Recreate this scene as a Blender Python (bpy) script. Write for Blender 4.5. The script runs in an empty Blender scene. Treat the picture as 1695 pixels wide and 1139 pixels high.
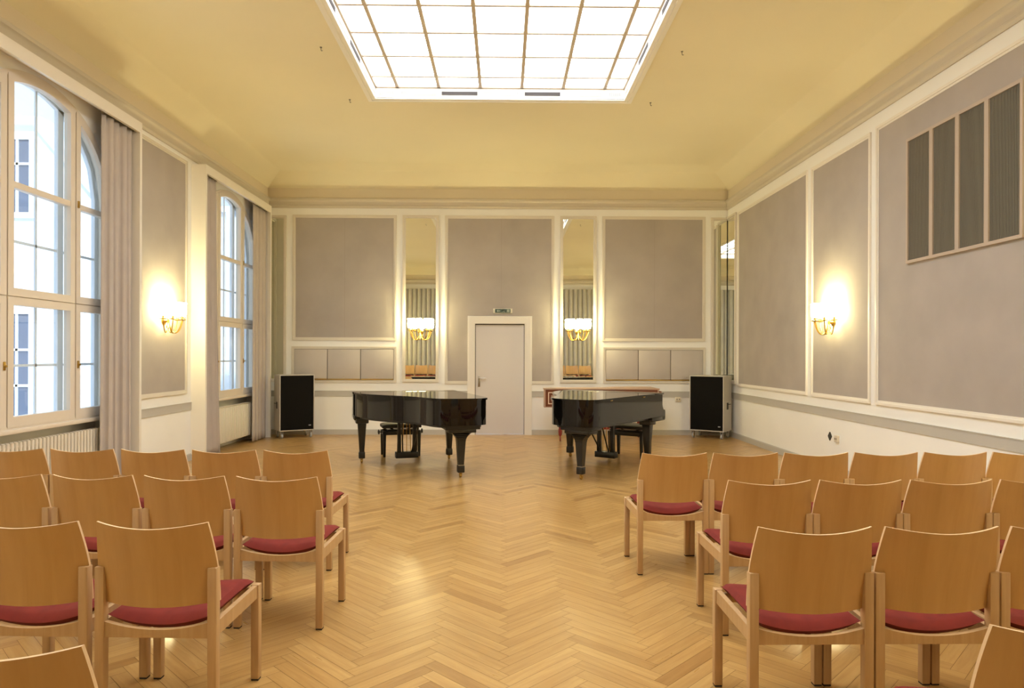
import bpy, bmesh, math, random
from math import sin, cos, pi, radians, sqrt
from mathutils import Vector, Matrix
random.seed(7)
scene = bpy.context.scene
col = scene.collection

# ------------------------------------------------------------------ room
XL, XR, YB, YF = -4.34, 4.14, 12.6, -.92      # left / right / back / rear walls
ZC, H = 4.35, 4.85                            # cornice top, ceiling
CAM_H = 1.47

# ------------------------------------------------------------------ materials
def lin(r, g, b):
    f = lambda c: (c / 255 / 12.92) if c / 255 <= .04045 else ((c / 255 + .055) / 1.055) ** 2.4
    return (f(r), f(g), f(b), 1)

def mat(name, color, rough=.5, metal=0, noise=None, bump=None, spec=.5, coat=0, scale=(1, 1, 1), coat_rough=.05):
    m = bpy.data.materials.new(name); m.use_nodes = True
    nt = m.node_tree; b = nt.nodes['Principled BSDF']
    b.inputs['Base Color'].default_value = color
    b.inputs['Roughness'].default_value = rough
    b.inputs['Metallic'].default_value = metal
    b.inputs['Specular IOR Level'].default_value = spec
    b.inputs['Coat Weight'].default_value = coat
    b.inputs['Coat Roughness'].default_value = coat_rough
    tc = nt.nodes.new('ShaderNodeTexCoord'); mp = nt.nodes.new('ShaderNodeMapping')
    nt.links.new(tc.outputs['Object'], mp.inputs['Vector'])
    mp.inputs['Scale'].default_value = scale
    if noise:
        sc, amt = noise
        n = nt.nodes.new('ShaderNodeTexNoise'); n.inputs['Scale'].default_value = sc
        n.inputs['Detail'].default_value = 4
        nt.links.new(mp.outputs['Vector'], n.inputs['Vector'])
        r = nt.nodes.new('ShaderNodeMapRange')
        r.inputs['From Min'].default_value = .25; r.inputs['From Max'].default_value = .75
        r.inputs['To Min'].default_value = 1 - amt; r.inputs['To Max'].default_value = 1 + amt
        nt.links.new(n.outputs['Fac'], r.inputs['Value'])
        mx = nt.nodes.new('ShaderNodeMix'); mx.data_type = 'RGBA'; mx.blend_type = 'MULTIPLY'
        mx.inputs['Factor'].default_value = 1
        mx.inputs['A'].default_value = color
        nt.links.new(r.outputs['Result'], mx.inputs['B'])
        nt.links.new(mx.outputs['Result'], b.inputs['Base Color'])
    if bump:
        sc, st, di = bump
        n = nt.nodes.new('ShaderNodeTexNoise'); n.inputs['Scale'].default_value = sc
        nt.links.new(mp.outputs['Vector'], n.inputs['Vector'])
        bp = nt.nodes.new('ShaderNodeBump'); bp.inputs['Strength'].default_value = st
        bp.inputs['Distance'].default_value = di
        nt.links.new(n.outputs['Fac'], bp.inputs['Height'])
        nt.links.new(bp.outputs['Normal'], b.inputs['Normal'])
    return m

def emit(name, color, strength):
    m = bpy.data.materials.new(name); m.use_nodes = True
    b = m.node_tree.nodes['Principled BSDF']
    b.inputs['Base Color'].default_value = (.8, .8, .8, 1)
    b.inputs['Emission Color'].default_value = color
    b.inputs['Emission Strength'].default_value = strength
    return m

def glass_mat(name, tint):
    m = bpy.data.materials.new(name); m.use_nodes = True
    nt = m.node_tree; nt.nodes.remove(nt.nodes['Principled BSDF'])
    out = nt.nodes['Material Output']
    t = nt.nodes.new('ShaderNodeBsdfTransparent'); t.inputs['Color'].default_value = tint
    g = nt.nodes.new('ShaderNodeBsdfGlossy'); g.inputs['Roughness'].default_value = .02
    f = nt.nodes.new('ShaderNodeFresnel')
    ge = nt.nodes.new('ShaderNodeNewGeometry'); io = nt.nodes.new('ShaderNodeMapRange')
    io.inputs['To Min'].default_value = 1.45; io.inputs['To Max'].default_value = 1 / 1.45   # same reflectance from both sides of the thin pane
    nt.links.new(ge.outputs['Backfacing'], io.inputs['Value']); nt.links.new(io.outputs['Result'], f.inputs['IOR'])
    mx = nt.nodes.new('ShaderNodeMixShader')
    nt.links.new(f.outputs[0], mx.inputs[0]); nt.links.new(t.outputs[0], mx.inputs[1])
    nt.links.new(g.outputs[0], mx.inputs[2]); nt.links.new(mx.outputs[0], out.inputs['Surface'])
    return m

def wood_mat(name, c1, c2, rough, coat, scale, use_rnd=False):
    """wood with grain stretched along one axis of the object (or of the board's own UV)"""
    m = bpy.data.materials.new(name); m.use_nodes = True
    nt = m.node_tree; b = nt.nodes['Principled BSDF']
    tc = nt.nodes.new('ShaderNodeTexCoord'); mp = nt.nodes.new('ShaderNodeMapping')
    mp.inputs['Scale'].default_value = scale
    nt.links.new(tc.outputs['UV' if use_rnd else 'Object'], mp.inputs['Vector'])
    n = nt.nodes.new('ShaderNodeTexNoise'); n.inputs['Scale'].default_value = 1
    n.inputs['Detail'].default_value = 6; n.inputs['Roughness'].default_value = .6
    n.inputs['Distortion'].default_value = .4
    nt.links.new(mp.outputs['Vector'], n.inputs['Vector'])
    rp = nt.nodes.new('ShaderNodeMapRange')
    rp.inputs['From Min'].default_value = .3; rp.inputs['From Max'].default_value = .7
    nt.links.new(n.outputs['Fac'], rp.inputs['Value'])
    mx = nt.nodes.new('ShaderNodeMix'); mx.data_type = 'RGBA'
    mx.inputs['A'].default_value = c1; mx.inputs['B'].default_value = c2
    nt.links.new(rp.outputs['Result'], mx.inputs['Factor'])
    last = mx.outputs['Result']
    if use_rnd:
        at = nt.nodes.new('ShaderNodeAttribute'); at.attribute_name = 'tone'
        cr = nt.nodes.new('ShaderNodeValToRGB')
        e = cr.color_ramp.elements
        e[0].position = 0; e[0].color = (.70, .61, .52, 1)
        e[1].position = 1; e[1].color = (1.07, 1.08, 1.09, 1)
        k = e.new(.08); k.color = (.87, .83, .78, 1)
        k = e.new(.5); k.color = (.96, .94, .91, 1)
        nt.links.new(at.outputs['Fac'], cr.inputs['Fac'])
        m2 = nt.nodes.new('ShaderNodeMix'); m2.data_type = 'RGBA'; m2.blend_type = 'MULTIPLY'
        m2.inputs['Factor'].default_value = 1
        nt.links.new(last, m2.inputs['A']); nt.links.new(cr.outputs['Color'], m2.inputs['B'])
        last = m2.outputs['Result']
        rr = nt.nodes.new('ShaderNodeMapRange')
        rr.inputs['To Min'].default_value = rough - .05; rr.inputs['To Max'].default_value = rough + .06
        nt.links.new(n.outputs['Fac'], rr.inputs['Value'])
        nt.links.new(rr.outputs['Result'], b.inputs['Roughness'])
    else:
        b.inputs['Roughness'].default_value = rough
    nt.links.new(last, b.inputs['Base Color'])
    b.inputs['Coat Weight'].default_value = coat
    b.inputs['Coat Roughness'].default_value = .15
    return m

M = {}
M['wall'] = mat('cream_wall_paint', (.88, .865, .815, 1), .7, noise=(1.3, .03))
M['ceiling'] = mat('cream_ceiling_paint', (.82, .75, .545, 1), .85, noise=(.6, .03))
M['fascia'] = mat('cream_fascia_paint', (.70, .615, .47, 1), .7)
M['cornice'] = mat('grey_cream_cornice_paint', (.58, .52, .42, 1), .5)
M['trim'] = mat('grey_cream_trim_paint', (.68, .625, .53, 1), .5)
M['trim_white'] = mat('white_trim_paint', (.82, .77, .68, 1), .4)
M['band'] = mat('grey_chair_rail_paint', (.50, .475, .425, 1), .5)
M['fabric'] = mat('taupe_wall_fabric', (.41, .365, .325, 1), .9, noise=(2.2, .07), bump=(420, .25, .002), spec=.2)
M['fabric_light'] = mat('pale_taupe_cupboard_fabric', (.53, .48, .43, 1), .8, noise=(3, .04), spec=.2)
M['gap'] = mat('shadow_gap_brown', (.09, .065, .045, 1), .9)
M['door'] = mat('pale_grey_door_paint', (.68, .635, .60, 1), .45)
M['brass'] = mat('polished_brass', (.50, .32, .085, 1), .28, 1)
M['steel'] = mat('satin_steel', (.42, .38, .31, 1), .3, 1)
M['mirror'] = mat('mirror_silver', (.86, .87, .80, 1), .0, 1)
M['black'] = mat('black_piano_lacquer', (.003, .0028, .0025, 1), .03, spec=.5)
M['blackwood'] = mat('black_satin_wood', (.010, .009, .008, 1), .3)
M['leather'] = mat('black_bench_leather', (.012, .011, .010, 1), .45, bump=(180, .3, .002))
M['felt'] = mat('black_speaker_cloth', (.008, .007, .006, 1), .95, bump=(600, .4, .002), spec=.1)
M['speaker'] = mat('grey_speaker_cabinet', (.50, .46, .40, 1), .4)
M['chrome'] = mat('chrome_caster_metal', (.8, .78, .74, 1), .2, 1)
M['rubber'] = mat('dark_rubber', (.02, .016, .013, 1), .7)
M['winwood'] = mat('cream_window_paint', (.74, .65, .53, 1), .4)
M['outwood'] = mat('pale_outer_window_paint', (.84, .87, .90, 1), .5)
M['radiator'] = mat('cream_radiator_enamel', (.80, .74, .62, 1), .35)
M['curtain'] = mat('grey_beige_curtain_cloth', (.50, .44, .39, 1), .85, noise=(5, .05), spec=.2)
M['stage_curtain'] = mat('grey_green_curtain_cloth', (.50, .47, .41, 1), .85, noise=(5, .05), spec=.2)
M['seat'] = mat('wine_red_seat_fabric', lin(118, 40, 32), .85, noise=(14, .16), bump=(500, .2, .001), spec=.25)
M['beech'] = wood_mat('light_beech_legs', (.56, .36, .18, 1), (.48, .295, .135, 1), .42, .15, (45, 45, 3))
M['plywood'] = wood_mat('honey_beech_plywood', (.56, .33, .125, 1), (.485, .275, .095, 1), .38, .25, (16, 6, 1.6))
M['plyedge'] = mat('pale_plywood_edge', (.74, .53, .31, 1), .5)
M['floor'] = wood_mat('oak_herringbone_boards', (.53, .33, .117, 1), (.43, .245, .075, 1), (.29), .2, (3.0, 40, 1), True)
M['floorgap'] = mat('dark_board_gaps', (.16, .085, .03, 1), .6)
M['skyglass'] = emit('lit_skylight_glass', (.95, 1, 1.07, 1), 4.8)
M['skybar'] = mat('skylight_bar_paint', (.55, .46, .36, 1), .5)
M['skywhite'] = mat('white_skylight_reveal', (.90, .88, .82, 1), .5)
M['grillepale'] = mat('pale_grille_metal', (.34, .34, .34, 1), .5)
M['grilledark'] = mat('dark_grille_metal', (.10, .085, .08, 1), .6)
M['shade'] = emit('lit_glass_shade', (1, .87, .45, 1), 69)
M['louvre'] = mat('grey_brown_louvre', (.17, .15, .115, 1), .55)
M['redwood'] = mat('red_brown_veneer', (.15, .038, .012, 1), .35, noise=(8, .2))
M['pinkwood'] = mat('pale_pink_casework_paint', (.42, .28, .20, 1), .45)
M['creamline'] = mat('cream_inlay', (.72, .55, .40, 1), .45)
M['redleg'] = mat('red_lacquer_leg', (.22, .02, .012, 1), .35)
M['socket'] = mat('cream_socket_plastic', (.72, .64, .50, 1), .4)
M['dark'] = mat('dark_plastic', (.03, .026, .02, 1), .5)
M['signgreen'] = mat('dark_green_sign', (.05, .085, .06, 1), .4)
M['signpale'] = mat('pale_sign_mark', (.36, .42, .34, 1), .4)
M['signwhite'] = mat('pale_sign_frame', (.70, .66, .52, 1), .4)
M['ivory'] = mat('ivory_key', (.75, .72, .62, 1), .3)
M['facade'] = mat('white_courtyard_plaster', (.86, .87, .88, 1), .9, noise=(.5, .03))
M['facadetrim'] = mat('white_facade_trim', (.92, .93, .94, 1), .8)
M['paneext'] = mat('dark_courtyard_panes', (.13, .16, .23, 1), .1)
M['rooftile'] = mat('grey_roof_slate', (.25, .27, .33, 1), .6)
M['courtyard'] = mat('courtyard_paving', (.55, .55, .55, 1), .9, noise=(2, .1))
M['glass'] = glass_mat('window_glass', (.95, .98, 1, 1))

# ------------------------------------------------------------------ mesh helpers
class MB:
    """collects shapes; build() links them as one mesh object"""
    def __init__(s, mats=None):
        s.bm = bmesh.new(); s.mi = 0
    def face(s, pts):
        try:
            f = s.bm.faces.new([s.bm.verts.new(p) for p in pts]); f.material_index = s.mi; return f
        except ValueError: pass
    def box(s, x0, x1, y0, y1, z0, z1, bev=0, fn=None):
        P = [(x0, y0, z0), (x1, y0, z0), (x1, y1, z0), (x0, y1, z0), (x0, y0, z1), (x1, y0, z1), (x1, y1, z1), (x0, y1, z1)]
        if fn: P = [fn(*p) for p in P]
        v = [s.bm.verts.new(p) for p in P]
        fs = [s.bm.faces.new([v[i] for i in q]) for q in ((3, 2, 1, 0), (4, 5, 6, 7), (0, 1, 5, 4), (1, 2, 6, 5), (2, 3, 7, 6), (3, 0, 4, 7))]
        for f in fs: f.material_index = s.mi
        if bev:
            es = list({e for f in fs for e in f.edges})
            r = bmesh.ops.bevel(s.bm, geom=es, offset=bev, segments=2, affect='EDGES', profile=.5)
            for f in r['faces']: f.material_index = s.mi
        return s
    def taper(s, cx, cy, z0, z1, a0, b0, a1, b1, bev=0):
        """box tapering from half sizes a0,b0 at z0 to a1,b1 at z1"""
        P = [(cx - a0, cy - b0, z0), (cx + a0, cy - b0, z0), (cx + a0, cy + b0, z0), (cx - a0, cy + b0, z0),
             (cx - a1, cy - b1, z1), (cx + a1, cy - b1, z1), (cx + a1, cy + b1, z1), (cx - a1, cy + b1, z1)]
        v = [s.bm.verts.new(p) for p in P]
        fs = [s.bm.faces.new([v[i] for i in q]) for q in ((3, 2, 1, 0), (4, 5, 6, 7), (0, 1, 5, 4), (1, 2, 6, 5), (2, 3, 7, 6), (3, 0, 4, 7))]
        for f in fs: f.material_index = s.mi
        if bev:
            es = list({e for f in fs for e in f.edges})
            bmesh.ops.bevel(s.bm, geom=es, offset=bev, segments=2, affect='EDGES', profile=.5)
        return s
    def prism(s, pts, z0, z1, fn=None):
        """polygon (x,y) extruded from z0 to z1"""
        fn = fn or (lambda x, y, z: (x, y, z))
        a = [s.bm.verts.new(fn(x, y, z0)) for x, y in pts]; b = [s.bm.verts.new(fn(x, y, z1)) for x, y in pts]
        n = len(pts); fs = [s.bm.faces.new(a[::-1]), s.bm.faces.new(b)]
        for i in range(n): fs.append(s.bm.faces.new((a[i], a[(i + 1) % n], b[(i + 1) % n], b[i])))
        for f in fs: f.material_index = s.mi
        return s
    def ring(s, outer, inner, d0, d1, fn):
        """frame between two outlines of equal count, extruded d0..d1; fn(a, z, d) -> xyz"""
        n = len(outer)
        V = [[s.bm.verts.new(fn(p[0], p[1], d)) for p in o] for d in (d0, d1) for o in (outer, inner)]
        o0, i0, o1, i1 = V
        for k in range(n):
            j = (k + 1) % n
            for q in ((o0[k], o0[j], i0[j], i0[k]), (o1[k], i1[k], i1[j], o1[j]), (o0[k], o1[k], o1[j], o0[j]), (i0[k], i0[j], i1[j], i1[k])):
                try: s.bm.faces.new(q).material_index = s.mi
                except ValueError: pass
        return s
    def tube(s, pts, r, n=8, r1=None, caps=True):
        pts = [Vector(p) for p in pts]; m = len(pts); rings = []
        up = None
        for i, p in enumerate(pts):
            t = (pts[min(i + 1, m - 1)] - pts[max(i - 1, 0)]).normalized()
            if up is None: up = t.orthogonal().normalized()
            up = (up - t * up.dot(t)).normalized(); w = t.cross(up)
            rr = r if r1 is None else r + (r1 - r) * i / (m - 1)
            rings.append([s.bm.verts.new(p + (up * cos(2 * pi * k / n) + w * sin(2 * pi * k / n)) * rr) for k in range(n)])
        for a, b in zip(rings, rings[1:]):
            for k in range(n):
                f = s.bm.faces.new((a[k], a[(k + 1) % n], b[(k + 1) % n], b[k])); f.material_index = s.mi; f.smooth = True
        if caps:
            for q in (rings[0][::-1], rings[-1]): s.bm.faces.new(q).material_index = s.mi
        return s
    def lathe(s, cx, cy, prof, n=16, caps=True, fn=None):
        fn = fn or (lambda x, y, z: (x, y, z))
        R = [[s.bm.verts.new(fn(cx + r * cos(2 * pi * k / n), cy + r * sin(2 * pi * k / n), z)) for k in range(n)] for r, z in prof]
        for a, b in zip(R, R[1:]):
            for k in range(n):
                f = s.bm.faces.new((a[k], a[(k + 1) % n], b[(k + 1) % n], b[k])); f.material_index = s.mi; f.smooth = True
        if caps:
            for q in (R[0][::-1], R[-1]): s.bm.faces.new(q).material_index = s.mi
        return s
    def grid(s, fn, nu, nv, smooth=True):
        V = [[s.bm.verts.new(fn(i / nu, j / nv)) for j in range(nv + 1)] for i in range(nu + 1)]
        for i in range(nu):
            for j in range(nv):
                f = s.bm.faces.new((V[i][j], V[i + 1][j], V[i + 1][j + 1], V[i][j + 1])); f.material_index = s.mi; f.smooth = smooth
        return V
    def build(s, name, mats, parent=None, loc=None, recalc=True):
        if recalc: bmesh.ops.recalc_face_normals(s.bm, faces=s.bm.faces)
        me = bpy.data.meshes.new(name); s.bm.to_mesh(me); s.bm.free()
        for m in (mats if isinstance(mats, (list, tuple)) else [mats]): me.materials.append(m)
        me.set_sharp_from_angle(angle=radians(38))
        o = bpy.data.objects.new(name, me); col.objects.link(o)
        if parent: o.parent = parent
        if loc: o.location = loc
        return o

def empty(name, loc=(0, 0, 0), rz=0):
    o = bpy.data.objects.new(name, None); col.objects.link(o)
    o.location = loc; o.rotation_euler = (0, 0, rz); o.empty_display_size = .1
    return o
def tag(o, label, cat, group=None):
    o['label'] = label; o['category'] = cat
    if group: o['group'] = group
    return o
def struct(o, label=None, cat=None):
    o['kind'] = 'structure'
    if label: o['label'] = label
    if cat: o['category'] = cat
    return o
CH = {}
def copy_tree(o, parent=None):
    c = o.copy(); col.objects.link(c)
    if parent: c.parent = parent
    for ch in [k for k in bpy.data.objects if k.parent == o]: copy_tree(ch, c)
    return c

# wall maps: (along, height, distance into room) -> xyz
wB = lambda a, z, d: (a, YB - d, z)
wR = lambda a, z, d: (XR - d, a, z)
wL = lambda a, z, d: (XL + d, a, z)
def wbox(mb, fn, a0, a1, z0, z1, d0, d1, bev=0):
    return mb.box(a0, a1, z0, z1, d0, d1, bev, fn=fn)
def rect(a0, a1, z0, z1): return [(a0, z0), (a1, z0), (a1, z1), (a0, z1)]
def moulding(mb, fn, a0, a1, z0, z1, w=.055, d=.022):
    """stepped frame whose inner edge is the rectangle given"""
    mb.ring(rect(a0 - w, a1 + w, z0 - w, z1 + w), rect(a0 - w * .45, a1 + w * .45, z0 - w * .45, z1 + w * .45), 0, d, fn)
    mb.ring(rect(a0 - w * .45, a1 + w * .45, z0 - w * .45, z1 + w * .45), rect(a0, a1, z0, z1), 0, d * .55, fn)

# ------------------------------------------------------------------ floor: herringbone oak
def build_floor():
    bm = bmesh.new(); uv = bm.loops.layers.uv.new('UVMap')
    tone = bm.faces.layers.float.new('tone')
    L, w, g = .5, .5 / 7, .0009
    s2 = sqrt(.5); X0 = .03
    def add(p0, q0, dp, dq):
        cxp, cyp = p0 + dp / 2, q0 + dq / 2
        X, Y = (cxp - cyp) * s2 + X0, (cxp + cyp) * s2
        if not (XL - .2 < X < XR + .2 and YF - .2 < Y < YB + .2): return
        c = [(p0 + g, q0 + g), (p0 + dp - g, q0 + g), (p0 + dp - g, q0 + dq - g), (p0 + g, q0 + dq - g)]
        f = bm.faces.new([bm.verts.new(((p - q) * s2 + X0, (p + q) * s2, 0)) for p, q in c])
        f[tone] = random.random()
        ou, ov = random.uniform(0, 50), random.uniform(0, 50)
        for lp, (p, q) in zip(f.loops, c):
            a, b = (p - p0, q - q0) if dp > dq else (q - q0, p - p0)
            lp[uv].uv = (a + ou, b + ov)
    for b in range(-14, 14):
        for k in range(-40, 220):
            p, q = k * w + b * L, k * w - b * L
            add(p, q, L, w); add(p, q + w, w, L)
    bm.faces.ensure_lookup_table()
    f = bm.faces.new([bm.verts.new(v) for v in ((XL - .3, YF - .3, -.003), (XR + .3, YF - .3, -.003), (XR + .3, YB + .3, -.003), (XL - .3, YB + .3, -.003))])
    f.material_index = 1
    me = bpy.data.meshes.new('floor'); bm.to_mesh(me); bm.free()
    me.materials.append(M['floor']); me.materials.append(M['floorgap'])
    o = bpy.data.objects.new('floor', me); col.objects.link(o)
    struct(o, 'honey oak herringbone parquet floor', 'floor')
build_floor()

# ------------------------------------------------------------------ ceiling, cove, cornice
SX0, SX1, SY0, SY1 = -1.70, 1.585, 1.70, 9.0       # skylight opening
def sweep(mb, prof, smooth=False):
    """profile of (offset from wall, z) swept round the four walls with mitred corners"""
    R = []
    for o, z in prof:
        R.append([mb.bm.verts.new(p) for p in ((XL + o, YF + o, z), (XR - o, YF + o, z), (XR - o, YB - o, z), (XL + o, YB - o, z))])
    for a, b in zip(R, R[1:]):
        for k in range(4):
            f = mb.bm.faces.new((a[k], a[(k + 1) % 4], b[(k + 1) % 4], b[k])); f.smooth = smooth; f.material_index = mb.mi
    return R
RC, ZF = .62, 4.53            # reach of the cove, top of the plain fascia under it
m = MB(); m.mi = 1; sweep(m, [(0, ZC - .03), (0, ZF)])
m.mi = 0; sweep(m, [(RC * t / 16, ZF + (H - ZF) * sin(t * pi / 2 / 16)) for t in range(17)], True)
e = RC
for q in (((XL + e, YF + e), (XR - e, YF + e), (XR - e, SY0), (XL + e, SY0)), ((XL + e, SY1), (XR - e, SY1), (XR - e, YB - e), (XL + e, YB - e)),
          ((XL + e, SY0), (SX0, SY0), (SX0, SY1), (XL + e, SY1)), ((SX1, SY0), (XR - e, SY0), (XR - e, SY1), (SX1, SY1))):
    m.face([(x, y, H) for x, y in q])
struct(m.build('ceiling', [M['ceiling'], M['fascia']], recalc=False), 'yellow-cream coved ceiling', 'ceiling')
m = MB(); m.box(XL - .6, XR + .5, YF - .5, YB + .5, 5.25, 5.4)  # unseen slab added over the ceiling to keep light from leaking in
struct(m.build('roof', M['rooftile']), 'roof slab above the hall', 'roof')
m = MB()
sweep(m, [(0, 4.165), (.016, 4.165), (.020, 4.185), (.030, 4.195), (.030, 4.215), (.022, 4.222), (.026, 4.27), (.038, 4.285), (.055, 4.297), (.060, 4.315), (.060, 4.335), (.045, 4.343), (0, 4.345)])
struct(m.build('trim_1', M['cornice']), 'stepped cornice below the coved ceiling', 'cornice')

# ------------------------------------------------------------------ skylight
sk = empty('window_5', ((SX0 + SX1) / 2, (SY0 + SY1) / 2, H)); struct(sk, 'large gridded skylight in the ceiling', 'skylight')
ox, oy = -sk.location.x, -sk.location.y
GZ = 4.996
def sb(mb, x0, x1, y0, y1, z0, z1): return mb.box(x0 + ox, x1 + ox, y0 + oy, y1 + oy, z0 - H, z1 - H)
m = MB()
t = .06
for a in ((SX0 - t, SX0, SY0 - t, SY1 + t), (SX1, SX1 + t, SY0 - t, SY1 + t), (SX0, SX1, SY0 - t, SY0), (SX0, SX1, SY1, SY1 + t)):
    sb(m, *a, H + .0005, GZ + .12)
m.build('reveal', M['skywhite'], sk)
m = MB()
for w0, w1, z0 in ((0, .05, H - .012), (.05, .075, H - .022), (.075, .105, H - .014)):
    m.ring(rect(SX0 - w1 + ox, SX1 + w1 + ox, SY0 - w1 + oy, SY1 + w1 + oy), rect(SX0 - w0 + ox, SX1 + w0 + ox, SY0 - w0 + oy, SY1 + w0 + oy), z0 - H, .006, lambda a, b, d: (a, b, d))
m.build('ceiling_frame', M['skywhite'], sk)
xs = [-1.409, -.865, -.319, .228, .772, 1.321]
ys = [8.67 - .592 * k for k in range(18) if 8.67 - .592 * k > SY0 + .1]
XE = [SX0] + xs + [SX1]; YE = [SY1] + ys + [SY0]
m = MB()
sb(m, SX0, SX1, SY0, SY1, GZ + .02, GZ + .03)
m.build('glass_panes', M['skyglass'], sk)
m = MB()
for x in xs: sb(m, x - .020, x + .020, SY0, SY1, GZ - .012, GZ + .022)
for y in ys: sb(m, SX0, SX1, y - .0145, y + .0145, GZ - .004, GZ + .022)
m.build('glazing_bars', M['skybar'], sk)
m = MB()
for a in ((SX0, SX0 + .02, SY0, SY1), (SX1 - .02, SX1, SY0, SY1), (SX0, SX1, SY0, SY0 + .02), (SX0, SX1, SY1 - .02, SY1)): sb(m, *a, GZ - .012, GZ + .022)
m.build('edge_bar', M['skybar'], sk)
def grille(cx, cy, ln, ax, dirn, dark):
    """air grille on the reveal: slats across a slot"""
    mb = MB(); n = max(4, int(ln / .022)); z0, z1 = H + .045, H + .085
    def bx(a0, a1, d0, d1, za, zb):
        if ax == 'x': sb(mb, cx + a0, cx + a1, *sorted((cy + d0 * dirn, cy + d1 * dirn)), za, zb)
        else: sb(mb, *sorted((cx + d0 * dirn, cx + d1 * dirn)), cy + a0, cy + a1, za, zb)
    mb.mi = 1; bx(-ln / 2, ln / 2, 0, .002, z0, z1); mb.mi = 0
    for k in range(n):
        a = -ln / 2 + (k + .5) * ln / n; bx(a - .004, a + .004, .001, .006, z0, z1)
    for z in (z0, (z0 + z1) / 2, z1): bx(-ln / 2, ln / 2, .001, .006, z - .003, z + .003)
    mb.build('air_grille', [M['grilledark'] if dark else M['skywhite'], M['grilledark'] if dark else M['grillepale']], sk)
for i, (a, b) in enumerate(zip(XE, XE[1:])):
    edge = i in (0, len(XE) - 2)
    grille((a + b) / 2, SY1, (b - a) - (.09 if edge else .075), 'x', -1, i in (2, 4))
for i, (b, a) in enumerate(zip(YE, YE[1:])):
    if b < 3.5: continue
    for X, d in ((SX0, 1), (SX1, -1)): grille(X, (a + b) / 2, (b - a) - .09, 'y', d, i in (2, 4))

# ------------------------------------------------------------------ back wall
DX0, DX1, DZ = -.532, .383, 2.05
m = MB()
for a0, a1, z0, z1 in ((XL - .3, DX0, 0, ZC), (DX1, XR + .3, 0, ZC), (DX0, DX1, DZ, ZC)): wbox(m, wB, a0, a1, z0, z1, -.2, 0)
back = struct(m.build('wall_back', M['wall']), 'cream back wall with fabric panels and mirrors', 'wall')
m = MB()
ptop = 3.985
panels = [(-3.828, -2.033, 1.788, ptop), (-1.031, .873, .992, ptop), (1.87, 3.67, 1.788, ptop)]
def fabric(a0, a1, z0, z1, fn, par, seam=None, d=.008):
    mb = MB(); wbox(mb, fn, a0, a1, z0, z1, 0, d)
    if seam:
        mb.mi = 1; wbox(mb, fn, seam - .0015, seam + .0015, z0 + (0 if z0 > 1.5 else 1.4), z1, d - .001, d + .0006)
    return mb.build('fabric_panel', [M['fabric'], M['fabric_seam']], par)
M['fabric_seam'] = mat('fabric_seam', (.30, .25, .21, 1), .9)
fabric(*panels[0], wB, back, -2.93)
fabric(*panels[2], wB, back, 2.78)
# the centre panel is cut out round the door case
mb = MB()
for a0, a1, z0, z1 in ((-1.031, -.666, .992, ptop), (.523, .873, .992, ptop), (-.666, .523, 2.194, ptop)): wbox(mb, wB, a0, a1, z0, z1, 0, .008)
mb.mi = 1; wbox(mb, wB, -.052, -.049, 2.42, ptop, .007, .0086)
mb.build('fabric_panel', [M['fabric'], M['fabric_seam']], back)
m = MB()
for p in (panels[0], panels[2]): moulding(m, wB, *p)
c = panels[1]
w_ = .055
for wa, wb, dd in ((w_, w_ * .45, .022), (w_ * .45, 0, .012)):
    wbox(m, wB, c[0] - wa, c[0] - wb, c[2] - wa, c[3] + wa, 0, dd); wbox(m, wB, c[1] + wb, c[1] + wa, c[2] - wa, c[3] + wa, 0, dd)
    wbox(m, wB, c[0] - wb, c[1] + wb, c[3] + wb, c[3] + wa, 0, dd)
    wbox(m, wB, c[0] - wb, -.67, c[2] - wa, c[2] - wb, 0, dd); wbox(m, wB, .527, c[1] + wb, c[2] - wa, c[2] - wb, 0, dd)
for a0, a1 in ((-3.85, -2.025), (1.885, 3.685)): moulding(m, wB, a0, a1, 1.005, 1.572, .05, .02)
MIRR = [(-1.812, -1.256), (1.092, 1.651)]
m.build('panel_moulding', M['trim'], back)

def mirror(fn, a0, a1, z0, z1, label, tilt=0.0, group='tall wall mirrors'):
    mb = MB()
    z_, dd = (z0 + z1) / 2, lambda z: .004 + (z - z0) * tilt
    V = [fn(a0, z0, dd(z0)), fn(a1, z0, dd(z0)), fn(a1, z1, dd(z1)), fn(a0, z1, dd(z1))]
    W = [fn(a0, z0, .001), fn(a1, z0, .001), fn(a1, z1, .001), fn(a0, z1, .001)]
    mb.face(V); mb.face(W)
    for k in range(4): mb.face([V[k], V[(k + 1) % 4], W[(k + 1) % 4], W[k]])
    bmesh.ops.remove_doubles(mb.bm, verts=mb.bm.verts, dist=1e-5)
    o = mb.build('wall_mirror', M['mirror'])
    tag(o, label, 'mirror', group)
    f = MB(); f.ring(rect(a0 - .055, a1 + .055, z0 - .055, z1 + .055), rect(a0 - .02, a1 + .02, z0 - .02, z1 + .02), 0, .034, fn)
    f.ring(rect(a0 - .02, a1 + .02, z0 - .02, z1 + .02), rect(a0, a1, z0, z1), 0, .026 if tilt else .012, fn)
    f.build('frame', M['trim'], o)
    return o
mirror(wB, *MIRR[0], 1.025, 3.985, 'tall narrow mirror between the door and the window side')
mirror(wB, *MIRR[1], 1.02, 3.985, 'tall narrow mirror between the door and the panelled wall')
mirror(wB, 3.885, 4.128, 1.02, 3.97, 'corner mirror strip on back wall behind the speaker by the panelled wall', 0)
mirror(wR, 12.15, 12.588, 1.02, 3.97, 'corner mirror strip on the panelled side wall, next to the speaker', 0)
mirror(wB, -4.328, -4.05, 1.02, 3.97, 'corner mirror strip on back wall behind the speaker by the windows', 0)
mirror(wL, 12.28, 12.588, 1.02, 3.97, 'corner mirror strip on the window wall beyond the far curtain', 0)

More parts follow.
